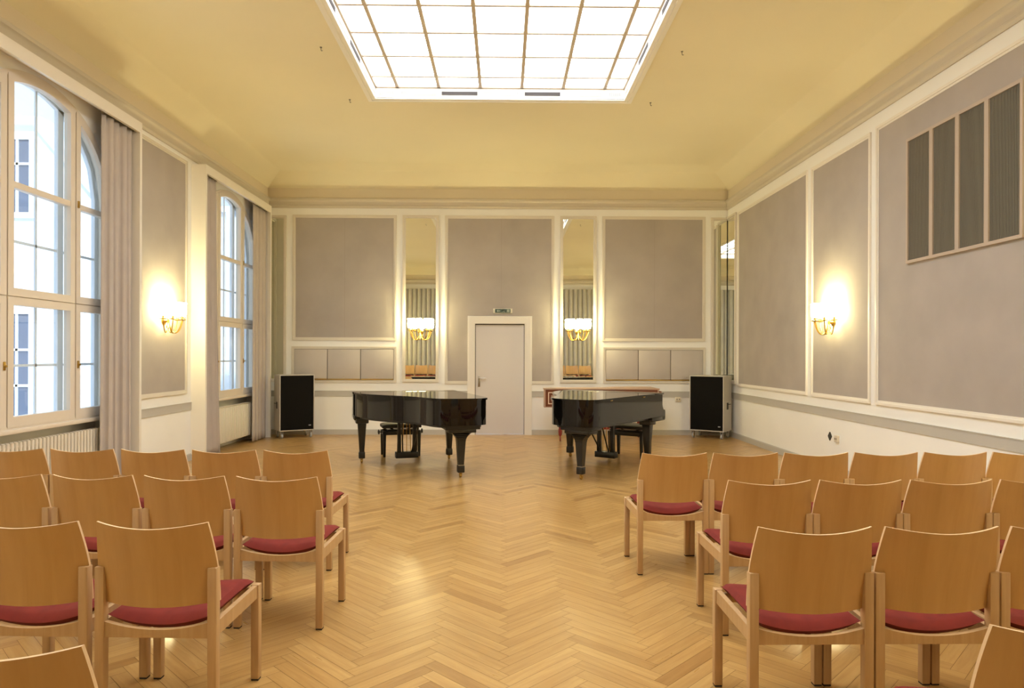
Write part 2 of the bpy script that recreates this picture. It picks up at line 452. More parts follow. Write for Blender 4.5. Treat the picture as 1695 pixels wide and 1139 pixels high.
# door
dr = empty('door_1', ((DX0 + DX1) / 2, YB + .06, 0)); struct(dr, 'plain pale grey door with lever handle', 'door')
dc = -(DX0 + DX1) / 2
m = MB(); m.box(DX0 + dc + .012, DX1 + dc - .012, 0, .04, .006, DZ - .02)
leaf = m.build('door_leaf', M['door'], dr)
m = MB()
m.box(DX0 + dc, DX0 + dc + .010, -.005, .05, 0, DZ - .018); m.box(DX1 + dc - .010, DX1 + dc, -.005, .05, 0, DZ - .018); m.box(DX0 + dc, DX1 + dc, -.005, .05, DZ - .018, DZ)
m.build('door_lining', M['gap'], dr)
m = MB()
for wa, wb, dd in ((.135, .10, .035), (.10, .035, .026), (.035, .0, .018)):
    a0, a1 = DX0 + dc - wa, DX1 + dc + wa
    for q in ((a0, DX0 + dc - wb, 0, DZ + wb), (DX1 + dc + wb, a1, 0, DZ + wb), (a0, a1, DZ + wb, DZ + wa)):
        m.box(q[0], q[1], -.06 - dd, -.06, q[2], q[3])
m.build('door_frame', M['trim_white'], dr)
m = MB()
hx = DX0 + dc + .075
m.box(hx - .02, hx + .02, -.008, 0, .88, 1.08, .003)
m.tube([(hx, -.005, 1.04), (hx, -.05, 1.04)], .009); m.tube([(hx, -.05, 1.04), (hx + .03, -.056, 1.041), (hx + .13, -.05, 1.04)], .010)
m.build('door_handle', M['steel'], leaf)

# exit sign
sg = empty('exit_sign', (-.021, YB - .008, 2.284)); tag(sg, 'small dark green emergency exit sign on the fabric above the door', 'sign')
m = MB(); m.box(-.177, .177, -.03, 0, -.043, .043, .004); m.build('housing', M['signwhite'], sg)
m = MB(); m.box(-.142, .142, -.034, -.028, -.035, .035); m.build('sign_face', M['signgreen'], sg)
def sp(nm, *polys):
    m = MB()
    for pts in polys: m.prism([(x, z) for x, z in pts], -.036, -.0335, fn=lambda x, z, y: (x, y, z))
    m.build(nm, M['signpale'], sg)
sp('doorway_mark', [(.075, -.022), (.125, -.022), (.125, .026), (.075, .026)])                                # doorway
sp('arrow_mark', [(-.115, .0), (-.085, .024), (-.085, .008), (-.045, .008), (-.045, -.008), (-.085, -.008), (-.085, -.024)])   # arrow
sp('runner_mark', [(.0, .012), (.012, .024), (.024, .012), (.012, .002), (.0, -.010), (-.022, -.022), (-.016, -.026), (.006, -.012), (.03, -.028), (.04, -.026), (.02, -.012), (.03, .0)])

# flap cupboards in the back wall
def cupboards(a0, a1, side):
    n = 3; w = (a1 - a0) / n
    t = empty('wall_cupboard', ((a0 + a1) / 2, YB, 1.0)); c0 = -(a0 + a1) / 2
    tag(t, 'low wall cupboard with three pale flaps, %s' % side, 'cupboard', 'flap cupboards in the back wall')
    mb = MB(); mb.box(a0 + c0, a1 + c0, -.004, -.0005, .006, .572); mb.build('backing', M['gap'], t)
    for k in range(n):
        x0, x1 = a0 + c0 + k * w + .006, a0 + c0 + (k + 1) * w - .006
        mb = MB(); mb.box(x0, x1, -.018, -.004, .028, .566, .003)
        d = mb.build('cupboard_door', M['fabric_light'], t)
        mb = MB(); mb.box(x0, x1, -.030, -.004, .008, .024, .003); mb.build('lower_lip', M['brass'], d)
        mb = MB(); mb.lathe(0, 0, [(.006, 0), (.009, .006), (.007, .012)], 10, fn=lambda x, y, z: ((x0 + x1) / 2 + x, -.018 - z, .07 + y)); mb.build('knob', M['steel'], d)
cupboards(-3.85, -2.025, 'beside the speaker by the windows')
cupboards(1.885, 3.685, 'above the wooden keyboard instrument')

# wainscot band and baseboards
def band(name, fn, a0, a1, label):
    mb = MB(); wbox(mb, fn, a0, a1, .70, .80, 0, .012); wbox(mb, fn, a0, a1, .80, .808, 0, .018)
    struct(mb.build(name, M['band']), label, 'chair rail')
bandx = ((XL, DX0 - .135), (DX1 + .135, XR))
for i, (a0, a1) in enumerate(bandx): band('trim_%d' % (2 + i), wB, a0, a1, 'grey chair rail band on the back wall, %s the door' % ('window side of' if i == 0 else 'panelled side of'))
band('trim_4', wR, YF, YB, 'grey chair rail band along the panelled side wall')
def basebd(name, segs, fn):
    mb = MB()
    for a0, a1 in segs: wbox(mb, fn, a0, a1, 0, .085, 0, .018); wbox(mb, fn, a0, a1, .085, .095, 0, .010)
    struct(mb.build(name, M['band']), 'grey baseboard', 'baseboard')
basebd('baseboard_back', bandx, wB); basebd('baseboard_right', [(YF, YB)], wR)

# ------------------------------------------------------------------ right wall
m = MB(); wbox(m, wR, YF - .3, YB + .2, 0, ZC, -.2, 0)
right = struct(m.build('wall_right', M['wall']), 'cream side wall with three large fabric panels', 'wall')
RP = [(9.30, 11.96, .985, 3.955), (7.695, 9.07, .985, 3.945), (4.22, 7.48, .985, 3.965), (2.63, 4.0, .985, 3.945), (-.26, 2.41, .985, 3.96)]
m = MB()
for a0, a1, z0, z1 in RP:
    fabric(a0, a1, z0, z1, wR, right); moulding(m, wR, a0, a1, z0, z1, .05, .022)
m.build('panel_moulding', M['trim_white'], right)

# ventilation grille
vt = empty('ventilation_grille', (XR - .008, (5.39 + 6.90) / 2, 3.05)); tag(vt, 'large grey louvred ventilation grille high on the side wall fabric', 'ventilation grille')
vf = lambda a, z, d: (-d, a, z)
m = MB(); A = 1.51 / 2; Zh = .605
m.ring(rect(-A - .03, A + .03, -Zh - .03, Zh + .03), rect(-A, A, -Zh, Zh), 0, .028, vf)
gw = 1.51 / 4
for k in (1, 2, 3): wbox(m, vf, -A + k * gw - .026, -A + k * gw + .026, -Zh, Zh, 0, .028)
m.build('frame', M['frame_taupe'] if 'frame_taupe' in M else mat('taupe_grille_frame', (.46, .37, .29, 1), .5), vt)
for k in range(4):
    a0 = -A + k * gw + (.026 if k else 0); a1 = -A + (k + 1) * gw - (.026 if k < 3 else 0)
    mb = MB(); wbox(mb, vf, a0, a1, -Zh, Zh, 0, .004)
    n = int((a1 - a0) / .016)
    for j in range(n):
        a = a0 + (j + .5) * (a1 - a0) / n; wbox(mb, vf, a - .0045, a + .0045, -Zh, Zh, .004, .016)
    mb.build('louvre_panel', M['louvre'], vt)

# sockets
def socket(fn, a, z, label, dark=False, w=.08):
    t = MB(); wbox(t, fn, a - w / 2, a + w / 2, z - .04, z + .04, 0, .03, .004)
    o = t.build('wall_socket', M['dark'] if dark else M['socket']); tag(o, label, 'socket')
    for k in (-1, 1):
        mb = MB(); wbox(mb, fn, a + k * w * .22 - .006, a + k * w * .22 + .006, z - .012, z + .012, .0295, .032); mb.build('outlet_hole', M['dark'], o)
socket(wB, 3.224, .663, 'cream double socket on back wall beside the grand piano', w=.10)
socket(wR, 8.405, .445, 'cream socket low on the side wall, next to a dark plate')
mb = MB(); mb.prism([(0, -.055), (.045, 0), (0, .055), (-.045, 0)], 0, .012, fn=lambda x, y, z: wR(8.60 + x, .455 + y, z))
tag(mb.build('wall_plate', M['dark']), 'dark diamond-shaped cover plate low on the side wall', 'wall plate')

# ceiling hooks
for (x, y), lb in zip(((-2.02, 7.53), (-2.05, 9.07), (1.97, 7.56), (1.95, 9.10)),
        ('dark hook on ceiling, window side of skylight, nearer the middle', 'dark hook on ceiling near the skylight corner facing the windows',
         'dark hook on ceiling, panelled-wall side of skylight, nearer the middle', 'dark hook on ceiling near the skylight corner facing the panelled wall')):
    mb = MB(); mb.lathe(x, y, [(.014, H), (.013, H - .005), (.005, H - .009)], 10)
    mb.tube([(x, y, H - .01), (x, y, H - .025)] + [(x + .010 - .010 * cos(a), y, H - .028 - .012 * sin(a)) for a in (.0, .6, 1.2, 1.8, 2.4)], .004, 6)
    tag(mb.build('ceiling_hook', M['louvre']), lb, 'hook', 'hooks in the ceiling')

# ------------------------------------------------------------------ left wall with arched windows
WC = [10.865, 6.468, 2.09]              # window centres along the wall
WA, WB_, WZ0, SILL = 1.10, .90, 3.14, .80       # half width, arch rise, springing, sill
def arch(u, ins=0):
    a, b = WA - ins, WB_ - ins
    return WZ0 + b * sqrt(max(0, 1 - (u / a) ** 2))
NA = 28
AU = [-WA * cos(pi * k / NA) for k in range(NA + 1)]
m = MB()
ed = [YF - .3]
TH = .20
def lquad(y0, y1, z0, z1): m.face([(XL, y0, z0), (XL, y1, z0), (XL, y1, z1), (XL, y0, z1)])
for c in sorted(WC):
    lquad(ed[-1], c - WA, 0, ZC); ed.append(c + WA)
    # radiator niche below the sill
    N, a, b, zt_ = XL - .15, c - WA, c + WA, SILL - .03
    m.face([(N, a, 0), (N, b, 0), (N, b, zt_), (N, a, zt_)]); m.face([(XL, a, zt_), (XL, b, zt_), (N, b, zt_), (N, a, zt_)])
    for y in (a, b): m.face([(XL, y, 0), (N, y, 0), (N, y, zt_), (XL, y, zt_)])
    lquad(a, b, zt_, SILL)
    for u0, u1 in zip(AU, AU[1:]):
        m.face([(XL, c + u0, arch(u0)), (XL, c + u1, arch(u1)), (XL, c + u1, ZC), (XL, c + u0, ZC)])
        m.face([(XL, c + u0, arch(u0)), (XL, c + u1, arch(u1)), (XL - TH, c + u1, arch(u1)), (XL - TH, c + u0, arch(u0))])
    for s in (-1, 1): m.face([(XL, c + s * WA, SILL), (XL - TH, c + s * WA, SILL), (XL - TH, c + s * WA, WZ0), (XL, c + s * WA, WZ0)])
    m.face([(XL, c - WA, SILL), (XL, c + WA, SILL), (XL - TH, c + WA, SILL), (XL - TH, c - WA, SILL)])
lquad(ed[-1], YB + .2, 0, ZC)
left = struct(m.build('wall_left', M['wall'], recalc=False), 'cream window wall with tall arched openings', 'wall')
LP = [(8.04, 9.325, .985, 4.05), (3.68, 4.96, .985, 4.05)]
m = MB()
for q in LP: fabric(*q, wL, left); moulding(m, wL, *q, .05, .022)
m.build('panel_moulding', M['trim'], left)
m = MB()
for y0, y1 in ((7.85, 9.52), (3.47, 5.13), (YF, .75)):
    wbox(m, wL, y0, y1, .70, .80, 0, .012); wbox(m, wL, y0, y1, .80, .808, 0, .018)
struct(m.build('trim_5', M['band']), 'grey chair rail band on the window wall between the curtain boxes', 'chair rail')
basebd('baseboard_left', [(7.85, 9.52), (3.47, 5.13), (YF, .75)], wL)

def outline(u0, u1, z0, z1, ins, n=12):
    """closed outline of a light; z1 None = follow the arch (inset)"""
    P = [(u0, z0), (u1, z0)]
    for k in range(n + 1):
        u = u1 + (u0 - u1) * k / n
        P.append((u, z1 if z1 is not None else arch(u, ins)))
    return P
def make_window(idx, c):
    t = empty('window_%d' % idx, (XL, c, SILL)); struct(t, 'tall arched cream window, number %d along the wall' % idx, 'window')
    fn = lambda u, z, d: (d, u, z - SILL)
    mb = MB()
    mb.ring(outline(-WA, WA, SILL, None, 0, 28), outline(-WA + .045, WA - .045, SILL + .03, None, .045, 28), -.09, .012, fn)
    for u in (-.475, .475): wbox(mb, fn, u - .018, u + .018, SILL, arch(.475) - .01, -.085, -.044)
    wbox(mb, fn, -WA + .03, WA - .03, 1.968, 1.985, -.085, -.002)
    mb.build('window_frame', M['winwood'], t)
    mb = MB(); wbox(mb, fn, -WA - .05, WA + .05, SILL - .035, SILL + .004, -.02, .06, .006); mb.build('window_sill', M['winwood'], t)
    div = [(-WA + .03, -.482), (-.466, .466), (.482, WA - .03)]
    st = .072
    for k, (u0, u1) in enumerate(div):
        for row in (0, 1):
            mb = MB()
            if row == 0:
                z0, z1 = SILL + .02, 1.972
                mb.ring(outline(u0, u1, z0, z1, 0), outline(u0 + st, u1 - st, z0 + st + .02, z1 - st, 0), -.05, .018, fn)
                gz = [(z0 + st, z1 - st)]
            else:
                z0 = 1.98
                mb.ring(outline(u0, u1, z0, None, .03), outline(u0 + st, u1 - st, z0 + st, None, .03 + st), -.05, .018, fn)
                ui = max(abs(u0), abs(u1)) - (st if k != 1 else 0)
                wbox(mb, fn, u0 + st - .004, u1 - st + .004, 2.94, 2.995, -.05, .014)
            s = mb.build('sash', M['winwood'], t)
            mb = MB()
            if row == 0: mb.prism(outline(u0 + st - .005, u1 - st + .005, z0 + st, z1 - st + .005, 0), -.024, -.018, fn)
            else: mb.prism(outline(u0 + st - .005, u1 - st + .005, z0 + st - .005, None, .03 + st), -.024, -.018, fn)
            mb.build('pane', M['glass'], s)
            if row == 0 and k != 1:
                uh = u0 + .03 if k == 2 else u1 - .03
                mb = MB(); wbox(mb, fn, uh - .012, uh + .012, 1.325, 1.40, .017, .028, .003)
                mb.tube([fn(uh, 1.36, .02), fn(uh, 1.36, .045)], .010, 8); mb.build('window_handle', M['brass'], s)
            if row == 1 and k == 2:
                mb = MB(); wbox(mb, fn, u0 + .018, u0 + .042, 2.95, 3.02, .017, .03, .003); mb.build('latch', M['brass'], s)
    # outer window with slim glazing bars
    mb = MB()
    D0, D1 = -.175, -.135
    mb.ring(outline(-WA, WA, SILL, None, 0, 28), outline(-WA + .05, WA - .05, SILL + .06, None, .05, 28), D0, D1, fn)
    for u in (-.475, .475): wbox(mb, fn, u - .042, u + .042, SILL, arch(.475) - .03, D0, D1)
    wbox(mb, fn, -WA + .05, WA - .05, 1.93, 2.01, D0, D1)
    for u in (-.80, .13, .80): wbox(mb, fn, u - .012, u + .012, SILL, arch(u) - .03, D0 + .015, D1 - .01)
    for z in (1.36, 2.50, 3.03): wbox(mb, fn, -WA + .05, WA - .05, z - .012, z + .012, D0 + .015, D1 - .01)
    ob = mb.build('outer_frame', M['outwood'], t)
    mb = MB(); mb.prism(outline(-WA + .06, WA - .06, SILL + .05, None, .06, 28), D0 + .02, D0 + .026, fn); mb.build('outer_pane', M['glass'], ob)
    return t
for i, c in enumerate(WC): make_window(i + 1, c)

# curtain boxes
BXF, BT, BU = -4.138, 4.108, 3.99
def curtain_box(i, y0, y1, label):
    mb = MB(); y0_, y1_ = y0, y1
    mb.box(XL + .0005, BXF, y0, y0 + .045, .0005, BT); mb.box(XL + .0005, BXF, y1 - .045, y1, .0005, BT)
    mb.box(BXF - .035, BXF, y0 + .045, y1 - .045, BU, BT); mb.box(XL + .0005, BXF - .035, y0 + .045, y1 - .045, BT - .03, BT)
    struct(mb.build('trim_%d' % i, M['trim_white']), label, 'curtain box')
for i, (y0, y1, lb) in enumerate(((9.52, 12.20, 'cream curtain box round the far window'), (5.13, 7.85, 'cream curtain box round the near window'),
        (.75, 3.47, 'cream curtain box round the third window'))): curtain_box(6 + i, y0, y1, lb)

# curtains
def curtain(y0, y1, label, pitch=.085, flare=0, side=0, xc=-4.206, amp=.033, z1=3.985, seed=0):
    rnd = random.Random(seed); ph = [rnd.uniform(0, 6) for _ in range(4)]
    n = int((y1 - y0) / .010)
    def P(s, t):
        z = .015 + (z1 - .015) * t
        ya, yb = y0, y1
        low = (1 - t) ** 1.6
        if side < 0: yb = y1 + flare * low
        else: ya = y0 - flare * low
        y = ya + (yb - ya) * s
        w = 2 * pi * s * (y1 - y0) / pitch
        k = .55 + .45 * (1 - t)
        x = xc + amp * k * (sin(w + .5 * sin(2.1 * t + ph[0])) * .8 + .35 * sin(w * .47 + ph[1] + t)) + (.006 * sin(3 * w + ph[2]) if t > .97 else 0)
        return (x, y + .012 * sin(w * 2 + ph[3]) * k, z)
    mb = MB(); mb.grid(P, n, 30)
    o = mb.build('curtain', M['curtain']); tag(o, label, 'curtain', 'grey-beige window curtains')
    sl = o.modifiers.new('thick', 'SOLIDIFY'); sl.thickness = .004
    # gathered header tape
    mb = MB(); mb.box(xc - .012, xc + .012, y0, y1, z1 + .002, z1 + .03); mb.build('header_rail', M['steel'], o)
curtain(7.19, 7.78, 'grey-beige curtain drawn to the far side of the near window', .125, .05, 1, seed=3)
curtain(9.60, 10.02, 'grey-beige curtain on the near side of the far window, flaring at floor', .09, .18, -1, seed=5)
curtain(11.48, 12.12, 'grey-beige curtain on the far side of the far window, by the speaker', .16, .03, 1, seed=8)

# rear curtain (seen in the mirrors)
mb = MB()
mb.grid(lambda s, t: (-4.0 + 7.9 * s, YF + .03 + .11 * abs(sin(pi * 7.9 * s / .175 + .12 * sin(2 * t))) ** .6 + .012 * sin(17 * s), .28 + 3.71 * t), 900, 10)
o = mb.build('stage_curtain', M['stage_curtain']); tag(o, 'wide pleated grey curtain across the rear wall, seen in the mirrors', 'curtain')
m = MB(); m.box(XL - .3, XR + .3, YF - .2, YF, 0, ZC)
struct(m.build('wall_rear', M['wall']), 'rear wall behind the camera', 'wall')

m = MB(); m.box(XL + .02, XR - .02, YF + .02, -.02, .0, .265, .006)
tag(m.build('platform', M['beech']), 'low wooden platform along the rear wall carrying a row of chairs', 'platform')

# radiators
def radiator(y0, y1, z0, z1, tubular, label):
    t = empty('radiator', (-4.29, (y0 + y1) / 2, z0)); c = -(y0 + y1) / 2
    tag(t, label, 'radiator', 'radiators under the windows')
    mb = MB(); hgt = z1 - z0; x0, x1 = -.045, .033
    if tubular:
        n = int((y1 - y0) / .05)
        for k in range(n):
            y = y0 + c + (k + .5) * (y1 - y0) / n
            mb.box(x0 + .005, x1 - .01, y - .008, y + .008, .03, hgt - .03)
            for xx in (x0 + .016, x1 - .017): mb.tube([(xx, y, .0), (xx, y, .02), (xx, y, hgt - .02), (xx, y, hgt)], .0155, 10)
        mb.tube([((x0 + x1) / 2, y0 + c, .04), ((x0 + x1) / 2, y1 + c, .04)], .018); mb.tube([((x0 + x1) / 2, y0 + c, hgt - .04), ((x0 + x1) / 2, y1 + c, hgt - .04)], .018)
        mb.build('column_body', M['radiator'], t)
    else:
        mb.box(x0, x1 - .020, y0 + c, y1 + c, 0, hgt, .006)
        n = int((y1 - y0) / .066)
        for k in range(n):
            y = y0 + c + (k + .5) * (y1 - y0) / n
            mb.box(x1 - .022, x1, y - .024, y + .024, .012, hgt - .012, .006)
        mb.build('panel_body', M['radiator'], t)
        mb = MB()
        mb.box(x0 + .004, x1 - .004, y0 + c + .003, y1 + c - .003, hgt, hgt + .008, .002); mb.build('top_cover', M['radiator'], t)
    for y in (y0 + c + .2, y1 + c - .2):
        mb = MB(); mb.box(-.199, -.03, y - .02, y + .02, .1, hgt - .1); mb.build('wall_bracket', M['radiator'], t)
radiator(5.5, 7.30, .10, .69, True, 'cream column radiator under the near window')
radiator(10.12, 11.62, .11, .66, False, 'cream grooved panel radiator under the far window')

# ------------------------------------------------------------------ sconces
def make_sconce():
    t = empty('wall_sconce')
    mb = MB()     # local: wall plane y = 0, room towards -y
    mb.lathe(0, 0, [(.055, 0), (.052, .012), (.03, .022), (.018, .045), (.012, .06)], 16, fn=lambda x, y, z: (x, -z, y))
    mb.build('back_plate', M['brass'], t)
    mb = MB(); mb.lathe(0, -.06, [(.004, -.11), (.02, -.10), (.026, -.075), (.012, -.05), (.016, .0), (.010, .05), (.003, .07)], 12); mb.build('stem', M['brass'], t)
    for k in range(5):
        a = pi * k / 4; R = .185; dx, dy = cos(a), -sin(a) * .92
        ax, ay = R * dx, -.06 + R * dy
        if k in (0, 4): ay -= .025
        pts = []
        for q in range(11):
            u = q / 10
            r = u; zz = -.004 - .150 * sin(pi * u) ** .7
            pts.append((ax * r, -.06 + (ay + .06) * r, zz))
        pts += [(ax, ay, .03)]
        mb = MB(); mb.tube(pts, .0065, 8); arm = mb.build('arm', M['brass'], t)
        mb = MB(); mb.lathe(ax, ay, [(.010, .008), (.040, .014), (.042, .022), (.012, .026), (.012, .06)], 14); mb.build('drip_cup', M['brass'], arm)
        mb = MB(); mb.lathe(ax, ay, [(.022, .058), (.036, .068), (.045, .09), (.047, .15), (.043, .20), (.050, .232)], 18, caps=False)
        mb.build('lamp_shade', M['shade'], t)
    return t
proto = make_sconce()
SC = [(-1.53, YB - .022, 1.90, 0, 'lit brass wall sconce on the mirror between door and windows'),
      (1.37, YB - .022, 1.90, 0, 'lit brass wall sconce on the mirror between door and panelled wall'),
      (XR - .010, 8.50, 1.895, -pi / 2, 'lit brass wall sconce on the narrow fabric panel of the panelled wall'),
      (XL + .010, 8.74, 1.895, pi / 2, 'lit brass wall sconce on the fabric panel between the two windows'),
      (XR - .010, 3.31, 1.895, -pi / 2, 'lit brass wall sconce further back on the panelled wall'),  # out-of-frame repeat of the wall lamps, added for the room light
      (XL + .010, 4.32, 1.895, pi / 2, 'lit brass wall sconce on the window wall before the near window'),  # its unseen counterpart on the window side, also put in for the light
      (XR - .010, .60, 1.895, -pi / 2, 'lit brass wall sconce near the rear of the panelled wall'),  # added out of frame to light the chair backs from behind
      (XL + .010, .20, 1.895, pi / 2, 'lit brass wall sconce on the window wall near the rear')]  # second unseen rear lamp, added to brighten the chairs from behind
for i, (x, y, z, rz, lb) in enumerate(SC):
    s = proto if i == 0 else copy_tree(proto)
    s.location = (x, y, z); s.rotation_euler = (0, 0, rz); tag(s, lb, 'wall lamp', 'brass wall sconces')

# ------------------------------------------------------------------ chairs
def make_chair():
    t = empty('wooden_chair')
    LW = .018; lx = .2225; ry, fy = -.21, .21
    for s in (-1, 1):
        for y, hgt, lab in ((ry, .638, 'r'), (fy, .432, 'f')):
            mb = MB(); mb.box(s * lx - LW, s * lx + LW, y - LW, y + LW, .007, hgt, .003)
            lg = mb.build('leg', M['beech'], t)
            mb = MB(); mb.box(s * lx - LW + .002, s * lx + LW - .002, y - LW + .002, y + LW - .002, 0, .008); mb.build('foot_cap', M['rubber'], lg)
    # rear rail with dipped top edge
    mb = MB(); n = 14; W = lx - LW
    T = [(-W + 2 * W * k / n) for k in range(n + 1)]
    mb.prism([(-W, .362), (W, .362)] + [(x, .393 + .030 * (x / W) ** 2) for x in T[::-1]], ry - .011, ry + .011, fn=lambda x, z, y: (x, y, z))
    mb.build('rear_rail', M['beech'], t)
    mb = MB(); mb.box(-W, W, fy - .011, fy + .011, .372, .412, .002); mb.build('front_rail', M['beech'], t)
    for s in (-1, 1):
        mb = MB()
        P = [(ry + LW, .365), (fy - LW, .372), (fy - LW, .429), (ry + LW, .421)]
        mb.prism(P, s * lx - .011, s * lx + .011, fn=lambda y, z, x: (x, y, z)); mb.build('side_rail', M['beech'], t)
    # curved plywood back
    zb = lambda s: .487 + .013 * s * s
    zt = lambda s: .803 + .019 * abs(s) ** 1.7
    def P(s, t_, off):
        s = 2 * s - 1
        z = zb(s) + (zt(s) - zb(s)) * t_
        h = .2385 if z < .62 else .2385 - .021 * ((z - .62) / .2) ** 1.4
        lean = .060 * max(0, (z - .49) / .33) ** 1.5
        y = ry + LW + .006 - .052 * (1 - s * s) - lean + off
        return (s * h, y, z)
    mb = MB(); nu, nv = 20, 10
    F = mb.grid(lambda s, t_: P(s, t_, .0055), nu, nv); B = mb.grid(lambda s, t_: P(s, t_, -.0055), nu, nv)
    mb.mi = 1
    def rim(a, b):
        for k in range(len(a) - 1):
            f = mb.bm.faces.new((a[k], a[k + 1], b[k + 1], b[k])); f.material_index = 1
    rim([F[i][0] for i in range(nu + 1)], [B[i][0] for i in range(nu + 1)]); rim([F[i][nv] for i in range(nu + 1)], [B[i][nv] for i in range(nu + 1)])
    rim(F[0], B[0]); rim(F[nu], B[nu])
    mb.build('backrest', [M['plywood'], M['plyedge']], t)
    # cushion
    def C(u, v, sg):
        s, r = 2 * u - 1, 2 * v - 1
        ed = sqrt(max(0, 1 - abs(s) ** 9)) * sqrt(max(0, 1 - abs(r) ** 11))
        dip = .038 * (1 - s * s) * (1 - .65 * v)
        x = .2045 * s; y = .016 + .2145 * r
        z = .443 - dip + .004 * v + sg * .026 * ed + (.006 * (1 - s * s) * (1 - r * r) if sg > 0 else 0)
        z -= .012 * max(0, r - .6) / .4
        return (x, y, z)
    mb = MB(); mb.grid(lambda u, v: C(u, v, 1), 22, 18); mb.grid(lambda u, v: C(u, v, -1), 22, 18)
    bmesh.ops.remove_doubles(mb.bm, verts=mb.bm.verts, dist=.0004)
    mb.build('seat_cushion', M['seat'], t)
    return t
chair = make_chair(); used = [False]
ORD = ['first', 'second', 'third', 'fourth', 'fifth', 'sixth']
ROW = ['row nearest the pianos', 'second row from pianos', 'third row from pianos', 'row nearest the camera']
# (row, x of the aisle leg, y of the rear legs, turn, count, direction)
ROWS = [(0, -1.186, 4.672, .040, 5, -1, .491), (1, -.982, 3.670, .045, 4, -1, .499), (2, -1.132, 2.685, .035, 2, -1, .510), (3, -.927, 1.565, .03, 1, -1, .49),
        (0, .918, 4.572, .030, 6, 1, .482), (1, 1.167, 3.583, .018, 4, 1, .484), (2, .961, 2.615, .008, 3, 1, .488), (3, 1.174, 1.672, .0, 1, 1, .49)]
for r, x, y, turn, n, d, pit in ROWS:
    th = turn * d                          # outer ends of the rows stand slightly further away
    blk = 'window-side block' if d < 0 else 'panelled-wall block'
    for k in range(n):
        o = chair if not used[0] else copy_tree(chair); used[0] = True
        off = d * (.2225 + k * pit)
        px_, py_ = x + off * cos(th), y + off * sin(th)
        # chair origin sits .21 m in front of the rear legs
        o.location = (px_ - .21 * sin(th), py_ + .21 * cos(th), 0); o.rotation_euler = (0, 0, th)
        tag(o, 'wooden chair with wine-red seat, %s, %s, %s from aisle' % (blk, ROW[r], ORD[k]), 'chair', 'wooden audience chairs with red seats')

for x in (-3.60, -3.107, -2.617, 2.09, 2.58, 3.07):
    o = copy_tree(chair); o.location = (x, -.40, .265); o.rotation_euler = (0, 0, 0)
    tag(o, 'wooden chair on the low platform along the rear wall, visible only in the mirrors', 'chair', 'chairs on the rear platform')

# ------------------------------------------------------------------ grand pianos
def smooth_outline(P, sub=3):
    """Catmull-Rom through the points"""
    out = []; n = len(P)
    for i in range(n):
        p0, p1, p2, p3 = (Vector(P[(i + j) % n]) for j in (-1, 0, 1, 2))
        if (p2 - p1).length > .5 or (p1 - p0).length > .9 and (p2 - p1).length > .3:
            out.append(tuple(p1)); continue
        for k in range(sub):
            t_ = k / sub
            q = .5 * ((2 * p1) + (p2 - p0) * t_ + (2 * p0 - 5 * p1 + 4 * p2 - p3) * t_ ** 2 + (3 * p1 - p0 - 3 * p2 + p3) * t_ ** 3)
            out.append(tuple(q))
    return out
# local x: towards the bass side, local y: towards the player; tail at -y
BENT = [(-.705, -.02), (-.685, -.16), (-.635, -.34), (-.545, -.54), (-.42, -.73), (-.29, -.89), (-.17, -1.03), (-.08, -1.17), (-.02, -1.31), (.025, -1.45), (.085, -1.57), (.18, -1.655), (.31, -1.70), (.43, -1.71), (.56, -1.71), (.655, -1.675), (.71, -1.60), (.72, -1.46)]
def dense(P, sub=3):
    out = []
    for i in range(len(P) - 1):
        p0, p1, p2, p3 = (Vector(P[max(0, min(len(P) - 1, i + j))]) for j in (-1, 0, 1, 2))
        for k in range(sub):
            t_ = k / sub
            out.append(tuple(.5 * ((2 * p1) + (p2 - p0) * t_ + (2 * p0 - 5 * p1 + 4 * p2 - p3) * t_ ** 2 + (3 * p1 - p0 - 3 * p2 + p3) * t_ ** 3)))
    out.append(P[-1]); return out
CURVE = dense(BENT)
def body(off=0, yk=.25):
    P = [Vector(p) for p in CURVE]; out = []
    for i, p in enumerate(P):
        tg = (P[min(i + 1, len(P) - 1)] - P[max(i - 1, 0)]).normalized()
        nrm = Vector((tg.y, -tg.x))      # outward: travelling treble -> tail -> bass
        if nrm.dot(p - Vector((.2, -.6))) < 0: nrm = -nrm
        out.append(tuple(p + nrm * off))
    return [(-.71 - off, yk)] + out + [(.71 + off, yk)]
LT, LB = .962, .940       # lid top / bottom
